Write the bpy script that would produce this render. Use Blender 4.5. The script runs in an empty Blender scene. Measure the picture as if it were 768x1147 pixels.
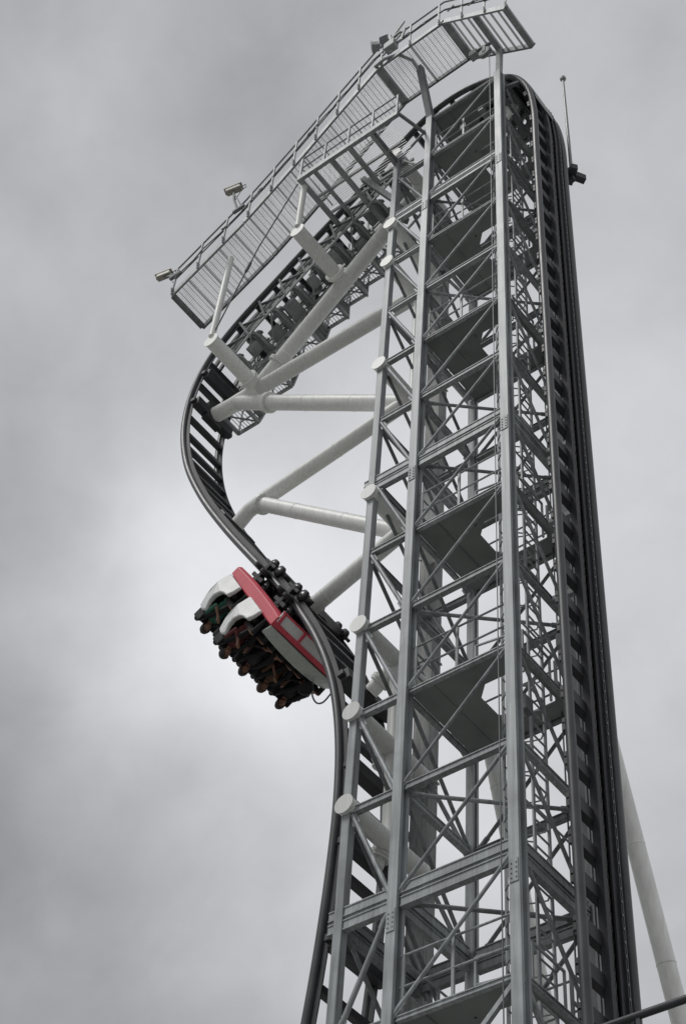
import bpy, bmesh, math, random
from mathutils import Vector, Matrix, noise
random.seed(7)
V = Vector
scene = bpy.context.scene
COL = scene.collection

# ------------------------------------------------------------------ materials
def mat(name, base, rough=0.55, metal=0.0, var=0.12, scale=3.0, streak=0.0, bump=0.0, spec=0.5, rust=0.0, grime=0.0):
    m = bpy.data.materials.new(name); m.use_nodes = True
    nt = m.node_tree; N = nt.nodes; L = nt.links
    b = N['Principled BSDF']
    b.inputs['Metallic'].default_value = metal
    b.inputs['Specular IOR Level'].default_value = spec
    tc = N.new('ShaderNodeTexCoord')
    n1 = N.new('ShaderNodeTexNoise'); n1.inputs['Scale'].default_value = scale; n1.inputs['Detail'].default_value = 6
    L.new(tc.outputs['Object'], n1.inputs['Vector'])
    r1 = N.new('ShaderNodeMapRange'); r1.inputs['From Min'].default_value = .3; r1.inputs['From Max'].default_value = .7
    r1.inputs['To Min'].default_value = 1 - var; r1.inputs['To Max'].default_value = 1 + var
    L.new(n1.outputs['Fac'], r1.inputs['Value'])
    src = r1.outputs['Result']
    if grime:                                            # members differ a little in age
        oi = N.new('ShaderNodeObjectInfo'); r0 = N.new('ShaderNodeMapRange'); r0.inputs['To Min'].default_value = .8; r0.inputs['To Max'].default_value = 1.14
        L.new(oi.outputs['Random'], r0.inputs['Value']); m0 = N.new('ShaderNodeMath'); m0.operation = 'MULTIPLY'
        L.new(src, m0.inputs[0]); L.new(r0.outputs['Result'], m0.inputs[1]); src = m0.outputs[0]
    if streak:
        mp = N.new('ShaderNodeMapping'); mp.inputs['Scale'].default_value = (9, 9, .35)
        L.new(tc.outputs['Object'], mp.inputs['Vector'])
        n2 = N.new('ShaderNodeTexNoise'); n2.inputs['Scale'].default_value = 1.6; n2.inputs['Detail'].default_value = 5
        L.new(mp.outputs['Vector'], n2.inputs['Vector'])
        r2 = N.new('ShaderNodeMapRange'); r2.inputs['From Min'].default_value = .35; r2.inputs['From Max'].default_value = .68
        r2.inputs['To Min'].default_value = 1 + streak * .4; r2.inputs['To Max'].default_value = 1 - streak
        L.new(n2.outputs['Fac'], r2.inputs['Value'])
        mu = N.new('ShaderNodeMath'); mu.operation = 'MULTIPLY'
        L.new(src, mu.inputs[0]); L.new(r2.outputs['Result'], mu.inputs[1]); src = mu.outputs[0]
    mx = N.new('ShaderNodeMix'); mx.data_type = 'RGBA'; mx.blend_type = 'MULTIPLY'; mx.inputs['Factor'].default_value = 1
    mx.inputs['A'].default_value = (*base, 1)
    L.new(src, mx.inputs['B'])
    out = mx.outputs['Result']
    if rust or grime:
        n3 = N.new('ShaderNodeTexNoise'); n3.inputs['Scale'].default_value = 1.3; n3.inputs['Detail'].default_value = 9; n3.inputs['Roughness'].default_value = .7
        L.new(tc.outputs['Object'], n3.inputs['Vector'])
        r3 = N.new('ShaderNodeMapRange'); r3.inputs['From Min'].default_value = .56; r3.inputs['From Max'].default_value = .74
        r3.inputs['To Max'].default_value = max(rust, grime)
        L.new(n3.outputs['Fac'], r3.inputs['Value'])
        m2 = N.new('ShaderNodeMix'); m2.data_type = 'RGBA'
        m2.inputs['B'].default_value = (.12, .07, .045, 1) if rust else (base[0]*.4, base[1]*.41, base[2]*.38, 1)
        L.new(r3.outputs['Result'], m2.inputs['Factor']); L.new(out, m2.inputs['A']); out = m2.outputs['Result']
    L.new(out, b.inputs['Base Color'])
    rr = N.new('ShaderNodeMapRange'); rr.inputs['To Min'].default_value = max(.05, rough-.12); rr.inputs['To Max'].default_value = min(1, rough+.12)
    L.new(n1.outputs['Fac'], rr.inputs['Value']); L.new(rr.outputs['Result'], b.inputs['Roughness'])
    if bump:
        bp = N.new('ShaderNodeBump'); bp.inputs['Strength'].default_value = bump; bp.inputs['Distance'].default_value = .01
        n4 = N.new('ShaderNodeTexNoise'); n4.inputs['Scale'].default_value = 40
        L.new(tc.outputs['Object'], n4.inputs['Vector']); L.new(n4.outputs['Fac'], bp.inputs['Height']); L.new(bp.outputs['Normal'], b.inputs['Normal'])
    return m

M = {}
M['steel'] = mat('galvanised_steel', (.335, .358, .366), .5, .1, .22, 2.2, .3, .05, grime=.45)
M['steel_col'] = mat('galvanised_column_steel', (.325, .348, .358), .48, .1, .2, 1.7, .32, .05, grime=.45)
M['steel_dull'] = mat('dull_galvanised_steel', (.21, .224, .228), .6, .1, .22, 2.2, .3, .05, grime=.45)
M['floor'] = mat('deck_plate_steel', (.215, .228, .222), .7, 0, .15, 1.2, 0, .05, grime=.4)
M['box'] = mat('weathered_box_steel', (.29, .297, .292), .6, 0, .25, .9, .3, .05, grime=.6)
M['white'] = mat('off_white_paint', (.87, .88, .85), .42, 0, .05, .8, .1, .0, grime=.07)
M['rail'] = mat('dark_grey_rail_paint', (.078, .08, .086), .38, 0, .2, 2.5, .12, .03, grime=.3)
M['tie'] = mat('black_tie_paint', (.035, .036, .041), .5, 0, .25, 2.5, .1, .03)
M['trough'] = mat('black_trough_paint', (.028, .029, .033), .55, 0, .25, 2.5, .1, .03)
M['chain'] = mat('greased_chain_steel', (.22, .215, .2), .4, .6, .35, 9, 0, .1)
M['bracket'] = mat('dark_bracket_steel', (.33, .345, .348), .55, .1, .25, 2.5, .15, .05, rust=.25)
M['grating'] = mat('galvanised_grating', (.56, .57, .575), .5, .2, .12, 3, 0)
M['red'] = mat('red_paint', (.68, .09, .125), .45, 0, .08, 2, .1, spec=.35)
M['body'] = mat('white_bodywork', (.78, .79, .79), .4, 0, .05, 2, .08, spec=.6)
M['cowl'] = mat('pale_green_grey_plastic', (.42, .46, .42), .3, 0, .1, 2, .1, spec=.6)
M['black'] = mat('black_plastic', (.013, .013, .015), .6, 0, .2, 4, spec=.2)
M['rubber'] = mat('black_wheel_rubber', (.014, .014, .016), .65, 0, .3, 8, 0, .1)
M['hub'] = mat('grey_hub_metal', (.2, .2, .21), .35, .6, .2, 6)
M['cam'] = mat('cream_camera_housing', (.36, .345, .29), .45, 0, .08, 3, .1)
M['glass'] = mat('dark_lens_glass', (.02, .022, .028), .08, 0, .05, 3, 0, spec=.9)
M['cable'] = mat('steel_cable', (.13, .135, .14), .5, .4, .15, 8)
M['copper'] = mat('grey_rod_metal', (.25, .25, .255), .4, .5, .15, 4)
M['skin'] = mat('skin', (.19, .095, .06), .55, 0, .08, 8)
M['hair'] = mat('dark_hair', (.016, .012, .011), .5, 0, .3, 20)
M['hair_b'] = mat('brown_hair', (.06, .033, .02), .5, 0, .3, 20)
M['eye'] = mat('dark_eyes', (.02, .015, .012), .2)
CLOTH = {k: mat(k + '_cloth', c, .85, 0, .15, 12, 0, .2) for k, c in dict(
    green=(.03, .12, .085), charcoal=(.03, .031, .034), navy=(.02, .027, .06), brown=(.10, .05, .03),
    maroon=(.11, .022, .025), grey=(.20, .2, .2), orange=(.30, .10, .03), denim=(.05, .07, .12), dark=(.016, .016, .018)).items()}

# ------------------------------------------------------------------ object helpers
ORG = {}
def thing(name, label, cat, loc=(0, 0, 0), group=None, matrix=None):
    o = bpy.data.objects.new(name, None); COL.objects.link(o); o.empty_display_size = .2
    if matrix is not None: o.matrix_world = matrix; ORG[o.name] = V((0, 0, 0))
    else: o.location = loc; ORG[o.name] = V(loc)
    o['label'] = label; o['category'] = cat
    if group: o['group'] = group
    return o

class MB:
    def __init__(s): s.v = []; s.f = []
    def quadbox(s, c):
        i = len(s.v); s.v += c
        s.f += [tuple(i + k for k in q) for q in ((3, 2, 1, 0), (4, 5, 6, 7), (0, 1, 5, 4), (1, 2, 6, 5), (2, 3, 7, 6), (3, 0, 4, 7))]
        return s
    def box(s, x0, x1, y0, y1, z0, z1):
        return s.quadbox([V(c) for c in ((x0, y0, z0), (x1, y0, z0), (x1, y1, z0), (x0, y1, z0), (x0, y0, z1), (x1, y0, z1), (x1, y1, z1), (x0, y1, z1))])
    def bar(s, p, q, w, h=None, up=(0, 0, 1), ou=0.0, os=0.0):
        h = h or w; p = V(p); q = V(q); d = (q - p).normalized(); up = V(up)
        if abs(d.dot(up)) > .98: up = V((0, 1, 0)) if abs(d.y) < .9 else V((1, 0, 0))
        sd = d.cross(up).normalized(); u = sd.cross(d).normalized()
        off = u * ou + sd * os
        a = sd * (w / 2); b = u * (h / 2)
        return s.quadbox([p + off - a - b, p + off + a - b, p + off + a + b, p + off - a + b, q + off - a - b, q + off + a - b, q + off + a + b, q + off - a + b])
    def tube(s, pts, r, n=12, caps=True, r2=None, closed=False):
        pts = [V(p) for p in pts]; k = len(pts)
        T = []
        for i in range(k):
            if closed: t = pts[(i + 1) % k] - pts[i - 1]
            else: t = pts[min(i + 1, k - 1)] - pts[max(i - 1, 0)]
            T.append(t.normalized())
        ref = V((0, 1, 0)) if abs(T[0].y) < .9 else V((1, 0, 0))
        nrm = T[0].cross(ref).normalized()
        base = len(s.v)
        for i in range(k):
            nrm = (nrm - T[i] * nrm.dot(T[i])).normalized(); bn = T[i].cross(nrm)
            rr = r if r2 is None else r + (r2 - r) * i / max(1, k - 1)
            for j in range(n):
                a = 2 * math.pi * j / n
                s.v.append(pts[i] + (nrm * math.cos(a) + bn * math.sin(a)) * rr)
        for i in range(k if closed else k - 1):
            i2 = (i + 1) % k
            for j in range(n):
                j2 = (j + 1) % n
                s.f.append((base + i * n + j, base + i * n + j2, base + i2 * n + j2, base + i2 * n + j))
        if caps and not closed:
            s.f.append(tuple(base + j for j in range(n))[::-1]); s.f.append(tuple(base + (k - 1) * n + j for j in range(n)))
        return s
    def lathe(s, c, axis, prof, n=20):
        c = V(c); ax = V(axis).normalized(); ref = V((0, 0, 1)) if abs(ax.z) < .9 else V((1, 0, 0))
        a1 = ax.cross(ref).normalized(); a2 = ax.cross(a1); base = len(s.v); k = len(prof)
        for (h, r) in prof:
            for j in range(n):
                a = 2 * math.pi * j / n
                s.v.append(c + ax * h + (a1 * math.cos(a) + a2 * math.sin(a)) * r)
        for i in range(k - 1):
            for j in range(n):
                j2 = (j + 1) % n
                s.f.append((base + i * n + j, base + i * n + j2, base + (i + 1) * n + j2, base + (i + 1) * n + j))
        s.f.append(tuple(base + j for j in range(n))[::-1]); s.f.append(tuple(base + (k - 1) * n + j for j in range(n)))
        return s
    def prism(s, poly, off):
        poly = [V(p) for p in poly]; off = V(off); n = len(poly); b = len(s.v)
        s.v += poly + [p + off for p in poly]
        s.f.append(tuple(b + i for i in range(n))[::-1]); s.f.append(tuple(b + n + i for i in range(n)))
        for i in range(n):
            j = (i + 1) % n; s.f.append((b + i, b + j, b + n + j, b + n + i))
        return s
    def build(s, name, m, parent=None, smooth=False, label=None, bevel=0.0, raw=False):
        o0 = ORG[parent.name] if parent is not None else V((0, 0, 0))
        me = bpy.data.meshes.new(name)
        me.from_pydata([tuple(v - o0) for v in s.v], [], s.f)
        bm = bmesh.new(); bm.from_mesh(me)
        bmesh.ops.recalc_face_normals(bm, faces=bm.faces)
        bm.to_mesh(me); bm.free()
        me.materials.append(M[m] if isinstance(m, str) else m)
        if smooth:
            me.polygons.foreach_set('use_smooth', [True] * len(me.polygons))
            me.set_sharp_from_angle(angle=math.radians(38))
        o = bpy.data.objects.new(name, me); COL.objects.link(o)
        if parent is not None: o.parent = parent
        ORG[o.name] = o0
        if label: o['label'] = label
        if bevel:
            bv = o.modifiers.new('bevel', 'BEVEL'); bv.width = bevel; bv.segments = 2; bv.limit_method = 'ANGLE'
        return o

def tag(o, label, cat, group=None):
    o['label'] = label; o['category'] = cat
    if group: o['group'] = group
    return o

# ------------------------------------------------------------------ layout (metres, z up)
TOP = 40.0
XA, XB, XC, YB = -2.97, -1.97, .1, 1.88
TY0, TY1, TYC = 0.40, 1.65, 1.025          # coaster rails, track centre line
def Z(i): return TOP - 2.0 * i
FLOORS = [0, 1, 3, 5, 8, 10, 13, 15, 18]
DBL = [2, 7, 12, 17]

# ------------------------------------------------------------------ ground
g = MB(); n = 64
g.v = [V((0, 0, 0))] + [V((900 * math.cos(2 * math.pi * i / n), 900 * math.sin(2 * math.pi * i / n), 0)) for i in range(n)]
g.f = [(0, 1 + i, 1 + (i + 1) % n) for i in range(n)]
M['ground'] = mat('grey_gravel', (.24, .238, .225), .9, 0, .3, .35, 0, .2)
go = g.build('ground', 'ground'); go['kind'] = 'structure'

# ------------------------------------------------------------------ tower
tw = thing('lift_tower', 'tall grey lattice steel lift tower with dark decks, ladder and diagonal braces', 'tower', (-1.2, 1.0, 0))

def hcol(x, y, z0, z1, name='column', m='steel_col', fx=.172, dy=.22):
    b = MB()
    b.box(x - fx/2, x + fx/2, y - dy/2, y - dy/2 + .06, z0, z1)
    b.box(x - fx/2, x + fx/2, y + dy/2 - .06, y + dy/2, z0, z1)
    b.box(x - .025, x + .025, y - dy/2 + .06, y + dy/2 - .06, z0, z1)
    # splice plates with bolts at the double beam levels
    c = b.build(name, m, tw)
    for lv in DBL:
        for sy in (-1,) if y == 0 else (1,):
            p = MB()
            yy = y + sy * (dy/2 + .007)
            p.box(x - fx/2 + .015, x + fx/2 - .015, yy - .007, yy + .007, Z(lv) - .62, Z(lv) - .24)
            for bx in (-.04, .04):
                for bz in (-.55, -.47, -.39, -.31):
                    p.lathe((x + bx, yy + sy * .004, Z(lv) + bz), (0, sy, 0), [(0, .014), (.016, .014)], 6)
            p.build('splice_plate', m, c)
    return c
hcol(XC, 0, 0, TOP + .12)
hcol(XB, 0, 0, TOP + .05)
hcol(XC, YB, 0, TOP - .3, m='steel', fx=.14, dy=.17)
hcol(XB, YB, 0, TOP - .6, m='steel', fx=.14, dy=.17)
# outer column (square hollow) with slots left for the white cross tubes
b = MB(); b.box(XA - .078, XA + .078, -.078, .078, 0, 38.98); b.build('column', 'steel_col', tw, bevel=.012)
# broad weathered box column at the back
b = MB(); b.box(-3.27, -2.9, 1.92, 2.2, 0, 39.4); bc = b.build('box_column', 'box', tw, bevel=.015, label='broad weathered square box column at the back')
p = MB()
for k in range(14):
    z = 3 + k * 2.85
    p.box(-3.285, -2.88, 1.9, 1.915, z, z + .05); p.box(-2.896, -2.88, 1.915, 2.215, z, z + .05)
p.build('weld_band', 'box', bc)

def beam(p, q, i, w=.11, h=.125, m='steel'):
    p = V(p); q = V(q); b = MB()
    if i in FLOORS and p.x > XB - .2 and q.x > XB - .2: w, h = .085, .085
    d = (q - p).normalized(); sd = d.cross(V((0, 0, 1)))
    if i in DBL:
        for oz in (.115, -.115):
            b.bar(p + V((0, 0, oz)), q + V((0, 0, oz)), w, .02, ou=.075)
            b.bar(p + V((0, 0, oz)), q + V((0, 0, oz)), w, .02, ou=-.075)
            b.bar(p + V((0, 0, oz)), q + V((0, 0, oz)), w - .03, .13)
        b.bar(p, q, w - .06, .078)
    else:
        b.bar(p, q, w, .018, ou=h/2 - .009); b.bar(p, q, w, .018, ou=-h/2 + .009); b.bar(p, q, w - .035, h - .036)
    return b.build('beam', m, tw)
c = .105
for i in range(0, 14):
    z = Z(i)
    beam((XB + c, 0, z), (XC - c, 0, z), i)                                  # front bay
    if i >= 1:
        beam((XA + (.095 if i not in DBL else -.2), -.003 if i in DBL else 0, z), (XB - c, 0, z), i)
    beam((XC, .125, z), (XC, YB - .125, z), i)                             # lift side
    beam((XB, .125, z), (XB, YB - .125, z), i)
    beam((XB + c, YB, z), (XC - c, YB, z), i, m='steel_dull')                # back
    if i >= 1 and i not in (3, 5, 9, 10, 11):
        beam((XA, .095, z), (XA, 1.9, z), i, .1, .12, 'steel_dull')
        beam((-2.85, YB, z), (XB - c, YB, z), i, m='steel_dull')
# lower, out-of-view framing in one piece
b = MB()
for i in range(14, 20):
    z = Z(i)
    for p, q in (((XB, 0, z), (XC, 0, z)), ((XA, 0, z), (XB, 0, z)), ((XC, 0, z), (XC, YB, z)), ((XB, YB, z), (XC, YB, z)), ((XB, .13, z), (XB, YB, z))):
        b.bar(p, q, .13, .15 if i not in DBL else .36)
    b.bar((XB, 0, Z(i)), (XC, 0, Z(i - 1)), .07); b.bar((XC, 0, Z(i - 1)), (XC, YB, Z(i)), .07); b.bar((XA, 0, Z(i)), (XB, 0, Z(i - 1)), .07)
    b.bar((XB, YB, Z(i)), (XC, YB, Z(i - 1)), .07)
b.build('lower_framework', 'steel', tw)

def brace(p, q, w=.07, m='steel', off=(0, 0, 0)):
    p = V(p) + V(off); q = V(q) + V(off); b = MB()
    b.tube([p, q], w/2, 10)
    d = (q - p).normalized()
    for e, s in ((p, 1), (q, -1)):       # flattened end tabs
        b.bar(e - d * s * .04, e + d * s * .22, .014, w * 1.7)
    return b.build('diagonal_brace', m, tw, smooth=True)
for i in range(0, 13):
    a, z2 = Z(i), Z(i + 1)
    brace((XB + .08, -.05, z2 + .07), (XC - .08, -.05, a - .08), .06, 'steel_col')                # rises to the near corner
    brace((XC + .02, .14, a - .1), (XC + .02, YB - .14, z2 + .1), .065)            # lift side
    if i >= 1:
        if i <= 11: brace((XA + .1, -.02, a - .1), (XB - .1, -.02, z2 + .1), .085, 'steel_col')
        else: brace((XB - .13, -.02, a - .22), (XA + .1, -.02, z2 + .1), .085)
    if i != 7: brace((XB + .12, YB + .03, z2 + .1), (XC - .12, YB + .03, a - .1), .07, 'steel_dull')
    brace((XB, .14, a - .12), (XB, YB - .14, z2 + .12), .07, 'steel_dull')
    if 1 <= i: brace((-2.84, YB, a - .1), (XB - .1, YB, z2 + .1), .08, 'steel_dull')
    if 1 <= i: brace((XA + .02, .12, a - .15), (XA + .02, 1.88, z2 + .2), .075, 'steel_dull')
brace((XA + .08, 0, 39.0), (XB - .1, 0, TOP - .3), .07)
brace((XA + .1, 0, 38.9), (XB - .5, 0, 38.25), .06)

# decks with an octagonal ladder opening
HX0, HX1, HY0, HY1, ch = -1.02, -.03, .52, 1.48, .24
def deck(i):
    z = Z(i) + .03; t = .03
    x0, x1, y0, y1 = XB + .075, XC - .05, .06, YB - .06
    hole = [(HX0, HY0 + ch), (HX0 + ch, HY0), (HX1 - .05, HY0), (HX1, HY0 + .06), (HX1, HY1 - .06), (HX1 - .05, HY1), (HX0 + ch, HY1), (HX0, HY1 - ch)]
    b = MB(); nb = len(hole)
    outer = [(x0, HY0 + ch), (HX0 + ch, y0), (HX1 - .05, y0), (x1, HY0 + .06), (x1, HY1 - .06), (HX1 - .05, y1), (HX0 + ch, y1), (x0, HY1 - ch)]
    corner = {0: (x0, y0), 2: (x1, y0), 4: None, 6: (x0, y1)}
    def pr(poly): b.prism([V((x, y, z)) for x, y in poly], (0, 0, -t))
    for k in range(nb):
        k2 = (k + 1) % nb
        poly = [hole[k], hole[k2], outer[k2]]
        if k == 0: poly.append((x0, y0))
        if k == 2: poly.append((x1, y0))
        if k == 4: poly.append((x1, y1))
        if k == 6: poly.append((x0, y1))
        poly.append(outer[k]); pr(poly)
    # plate seams under the deck
    o = b.build('floor_deck', 'floor', tw)
    j = MB(); xx = x0 + .42
    j.bar((xx, y0, z - t - .008), (xx, y1, z - t - .008), .03, .016); j.build('deck_joist', 'floor', o)
for i in FLOORS: deck(i)

# handrails on the decks
def handrail(i):
    z = Z(i) + .03; b = MB(); r = .019
    for h in (.48, .98):
        b.tube([(XB + .1, .03, z + h), (XC - .09, .03, z + h)], r, 8)
        b.tube([(XB + .08, .1, z + h), (XB + .08, YB - .13, z + h)], r, 8)
        b.tube([(XB + .1, YB - .13, z + h), (XC - .09, YB - .13, z + h)], r, 8)
    for x in (XB + .16, (XB) / 2):
        b.bar((x, .03, z), (x, .03, z + .98), .05, .03)
        b.bar((x, YB - .13, z), (x, YB - .13, z + .98), .05, .03)
    b.bar((XB + .08, YB / 2, z), (XB + .08, YB / 2, z + .98), .05, .03)
    b.build('handrail', 'steel', tw, smooth=True)
    # small gate frame by the ladder on the lift side
    g = MB(); 
    for yy in (1.55, 1.86):
        g.bar((-.09, yy, z), (-.09, yy, z + .95), .045, .045)
    for h in (.5, .93): g.bar((-.09, 1.55, z + h), (-.09, 1.86, z + h), .04, .04)
    g.build('gate_frame', 'steel', tw)
for i in FLOORS[1:-2]: handrail(i)
# ladder with safety cage
LX, LY0, LY1 = -.2, .92, 1.32
l = MB(); 
l.bar((LX, LY0, .2), (LX, LY0, TOP + .9), .03, .06); l.bar((LX, LY1, .2), (LX, LY1, TOP + .9), .03, .06)
z = .5
while z < TOP + .8:
    l.tube([(LX, LY0, z), (LX, LY1, z)], .017, 6); z += .24
l.build('ladder', 'steel_col', tw)
cg = MB(); z = 2.6
def hoop(z): 
    return [V((LX - (.0 if k in (0, 12) else .62 * math.sin(math.pi * k / 12)), 1.12 - (.2 if k in (0, 12) else .36) * math.cos(math.pi * k / 12), z)) for k in range(13)]
while z < TOP + .6:
    fl = min(abs(z - Z(i)) for i in FLOORS)
    cg.tube(hoop(z), .014, 6); z += .62
for k in (2, 4, 6, 8, 10):
    h0 = hoop(0)[k]
    cg.bar((h0.x, h0.y, 2.6), (h0.x, h0.y, TOP + .6), .03, .008)
cg.build('ladder_cage', 'steel', tw)
# stand-off brackets and junction boxes beside the ladder
for i, (yy, dz) in {4: (1.62, -.5), 7: (.22, .12), 9: (1.62, -.6), 12: (.18, .13)}.items():
    j = MB(); j.box(-.1, .03, yy, yy + .2, Z(i) + dz, Z(i) + dz + .28); j.build('junction_box', 'steel', tw, bevel=.01)
# cable runs along the lift side
cb = MB()
for yy in (1.74,):
    cb.tube([(-.12, yy, 2), (-.12, yy, TOP - .6)], .016, 6)
cb.build('cable_run', 'cable', tw)

for i in (2, 4, 6, 7, 9, 11, 12):                       # plan bracing
    brace((XB + .1, .1, Z(i) - .05), (XC - .1, YB - .1, Z(i) - .05), .07, 'steel')
rf = random.Random(11)
for i in range(1, 14):                                   # small irregular fittings on the ladder side
    z = Z(i)
    f = MB(); y0 = rf.uniform(.25, .5); y1 = rf.uniform(1.55, 1.8); zz = z - rf.uniform(.5, 1.5)
    f.tube([(-.06, y0, zz), (-.06, y1, zz)], .018, 6)
    if i % 2: f.build('conduit', 'steel', tw, smooth=True)
    if i % 4 == 2:
        f = MB(); q = rf.uniform(.2, .5); f.box(-.12, -.02, q, q + rf.uniform(.12, .22), zz - .12, zz + rf.uniform(.05, .2)); f.build('junction_box', 'steel_dull', tw, bevel=.008)
    if i in FLOORS:
        f = MB()
        for yy in (.62, 1.42): f.bar((-.12, yy, z), (-.12, yy, z + .95), .035)
        f.bar((-.12, .62, z + .94), (-.12, 1.42, z + .94), .035); f.bar((-.95, .5, z + .94), (-.12, .62, z + .94), .03); f.bar((-.95, .5, z), (-.95, .5, z + .94), .035); f.bar((-.95, .5, z + .5), (-.12, .62, z + .5), .025)
        f.build('hatch_guard', 'steel', tw)
# white cross tubes through the outer column
TUBES = [18.1, 20.05, 22.1, 25.7, 29.95, 34.0, 35.7, 39.15]
for zt in TUBES:
    b = MB(); b.tube([(XA, -.13, zt), (XA, 1.915, zt)], .165, 24)
    o = b.build('cross_tube', 'white', tw, smooth=True)
    cp = MB(); cp.lathe((XA, -.131, zt), (0, -1, 0), [(0, .178), (.022, .178)], 28); cp.build('end_cap', 'white', o, smooth=True)
for za, zb in ((20.05, 22.1), (18.1, 20.05), (29.95, 34.0)):
    b = MB(); b.tube([(XA, 1.05, za + .1), (XA, 1.05, zb - .1)], .15 if za < 25 else .08, 20); b.build('tube_post', 'white', tw, smooth=True)
# head gear inside the tower top
hg = MB()
hg.bar((-1.7, 1.0, 38.9), (-.2, 1.0, 38.9), .22, .3); hg.bar((-1.2, .3, 39.3), (-1.2, 1.8, 39.3), .16, .2); hg.bar((-.6, .2, 39.4), (-.6, 1.9, 39.4), .14, .18)
hg.lathe((-.3, .85, 39.75), (0, 1, 0), [(0, .42), (.06, .45), (.07, .3), (.25, .3), (.26, .45), (.32, .42)], 28)
hg.build('chain_sprocket', 'bracket', tw, smooth=True)
hb = MB()
hb.bar((.02, .2, 39.7), (.5, .42, 39.9), .09, .09); hb.bar((.02, 1.9, 39.6), (.5, 1.6, 39.8), .09, .09)
hb.bar((.1, .1, 39.2), (.1, 1.95, 38.6), .07, .07); hb.bar((.12, .35, 39.9), (.12, 1.7, 39.9), .1, .12); hb.bar((.12, .5, 38.7), (.12, 1.75, 38.7), .08, .1)
hb.bar((-.2, .3, 39.9), (-.2, .3, 40.5), .07); hb.bar((-.2, .3, 40.5), (.15, .3, 40.35), .07)
hb.build('head_bracket', 'steel_dull', tw)
for i in range(1, 10):      # brackets tying the lift rail to the tower
    z = Z(i)
    b = MB(); b.bar((.19, YB, z), (.66, TY1, z - .05), .07, .1); b.build('track_bracket', 'bracket', tw)
    b = MB(); b.bar((.16, 1.2, z), (.62, 1.2, z - .05), .1, .1); b.build('track_bracket', 'bracket', tw)

# ------------------------------------------------------------------ coaster track
ctrl = [(.8, 0), (.8, 8), (.8, 16), (.8, 24), (.8, 31), (.8, 36), (.79, 38.2), (.62, 39.5), (.2, 40.5), (-.5, 41.15), (-1.3, 41.48), (-2.15, 41.45), (-3.0, 41.0),
        (-3.85, 40.2), (-4.95, 39.3), (-6.1, 38.45), (-7.3, 37.5), (-8.35, 36.65), (-9.1, 35.7), (-9.45, 34.6), (-9.47, 33.2), (-9.1, 31.55),
        (-8.37, 29.85), (-7.37, 28.05), (-6.1, 26.0), (-5.05, 24.3), (-4.35, 22.9), (-3.9, 21.6), (-3.66, 20.3), (-3.57, 18.9), (-3.6, 17.5),
        (-3.7, 16), (-3.86, 14.5), (-4.3, 11.5), (-5.2, 8), (-7, 4.6), (-10, 2.2), (-14, 1.3), (-20, 1.2)]
def spline(c, step=.12):
    out = []
    for i in range(len(c) - 1):
        p0, p1, p2, p3 = (V(c[max(0, i - 1)]), V(c[i]), V(c[i + 1]), V(c[min(len(c) - 1, i + 2)]))
        d01 = max((p1 - p0).length, 1e-3) ** .5; d12 = (p2 - p1).length ** .5; d23 = max((p3 - p2).length, 1e-3) ** .5
        m1 = (p2 - p1) if i == 0 else ((p1 - p0) / d01 - (p2 - p0) / (d01 + d12) + (p2 - p1) / d12) * d12
        m2 = (p2 - p1) if i == len(c) - 2 else ((p2 - p1) / d12 - (p3 - p1) / (d12 + d23) + (p3 - p2) / d23) * d12
        k = max(2, int((p2 - p1).length / step))
        for j in range(k):
            t = j / k
            out.append(p1 * (2*t**3 - 3*t*t + 1) + m1 * (t**3 - 2*t*t + t) + p2 * (-2*t**3 + 3*t*t) + m2 * (t**3 - t*t))
    out.append(V(c[-1])); return out
prof = spline(ctrl)
for _ in range(4):                                   # soften
    prof = [prof[0]] + [(prof[i-1] + prof[i] * 2 + prof[i+1]) / 4 for i in range(1, len(prof) - 1)] + [prof[-1]]
def resample(pts, step):
    out = [pts[0].copy()]; acc = 0
    for a, b in zip(pts, pts[1:]):
        L = (b - a).length; pos = 0
        while acc + (L - pos) >= step:
            pos += step - acc; out.append(a + (b - a) * (pos / L)); acc = 0
        acc += L - pos
    return out
PR = resample(prof, .11)
def tan(i):
    a = PR[max(0, i - 1)]; b = PR[min(len(PR) - 1, i + 1)]; return (b - a).normalized()
def nor(i):                                          # outward (train) side
    t = tan(i); return V((t.y, -t.x))
def TP(i, y, off=0.0):
    q = PR[i] + nor(i) * off; return V((q.x, y, q.y))
IDX_TOP = max(range(len(PR)), key=lambda k: PR[k].y)

trk = thing('coaster_track', 'dark grey two rail coaster track climbing the tower and plunging past vertical', 'coaster track', (-1.0, TYC, 0))
for y in (TY0, TY1):
    b = MB(); b.tube([TP(i, y) for i in range(0, len(PR), 2)], .078, 14)
    rl = b.build('rail', 'rail', trk, smooth=True)
    f = MB()
    sgn = 1 if y == TY0 else -1
    idx = list(range(IDX_TOP + 4, len(PR), 2))
    for a, c2 in zip(idx, idx[1:]):                   # plate web under the tube
        yy = y + sgn * .02
        f.quadbox([TP(a, yy - .012, -.17), TP(a, yy + .012, -.17), TP(a, yy + .012, -.05), TP(a, yy - .012, -.05),
                   TP(c2, yy - .012, -.17), TP(c2, yy + .012, -.17), TP(c2, yy + .012, -.05), TP(c2, yy - .012, -.05)])
    f.build('rail_web', 'tie', rl)
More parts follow.
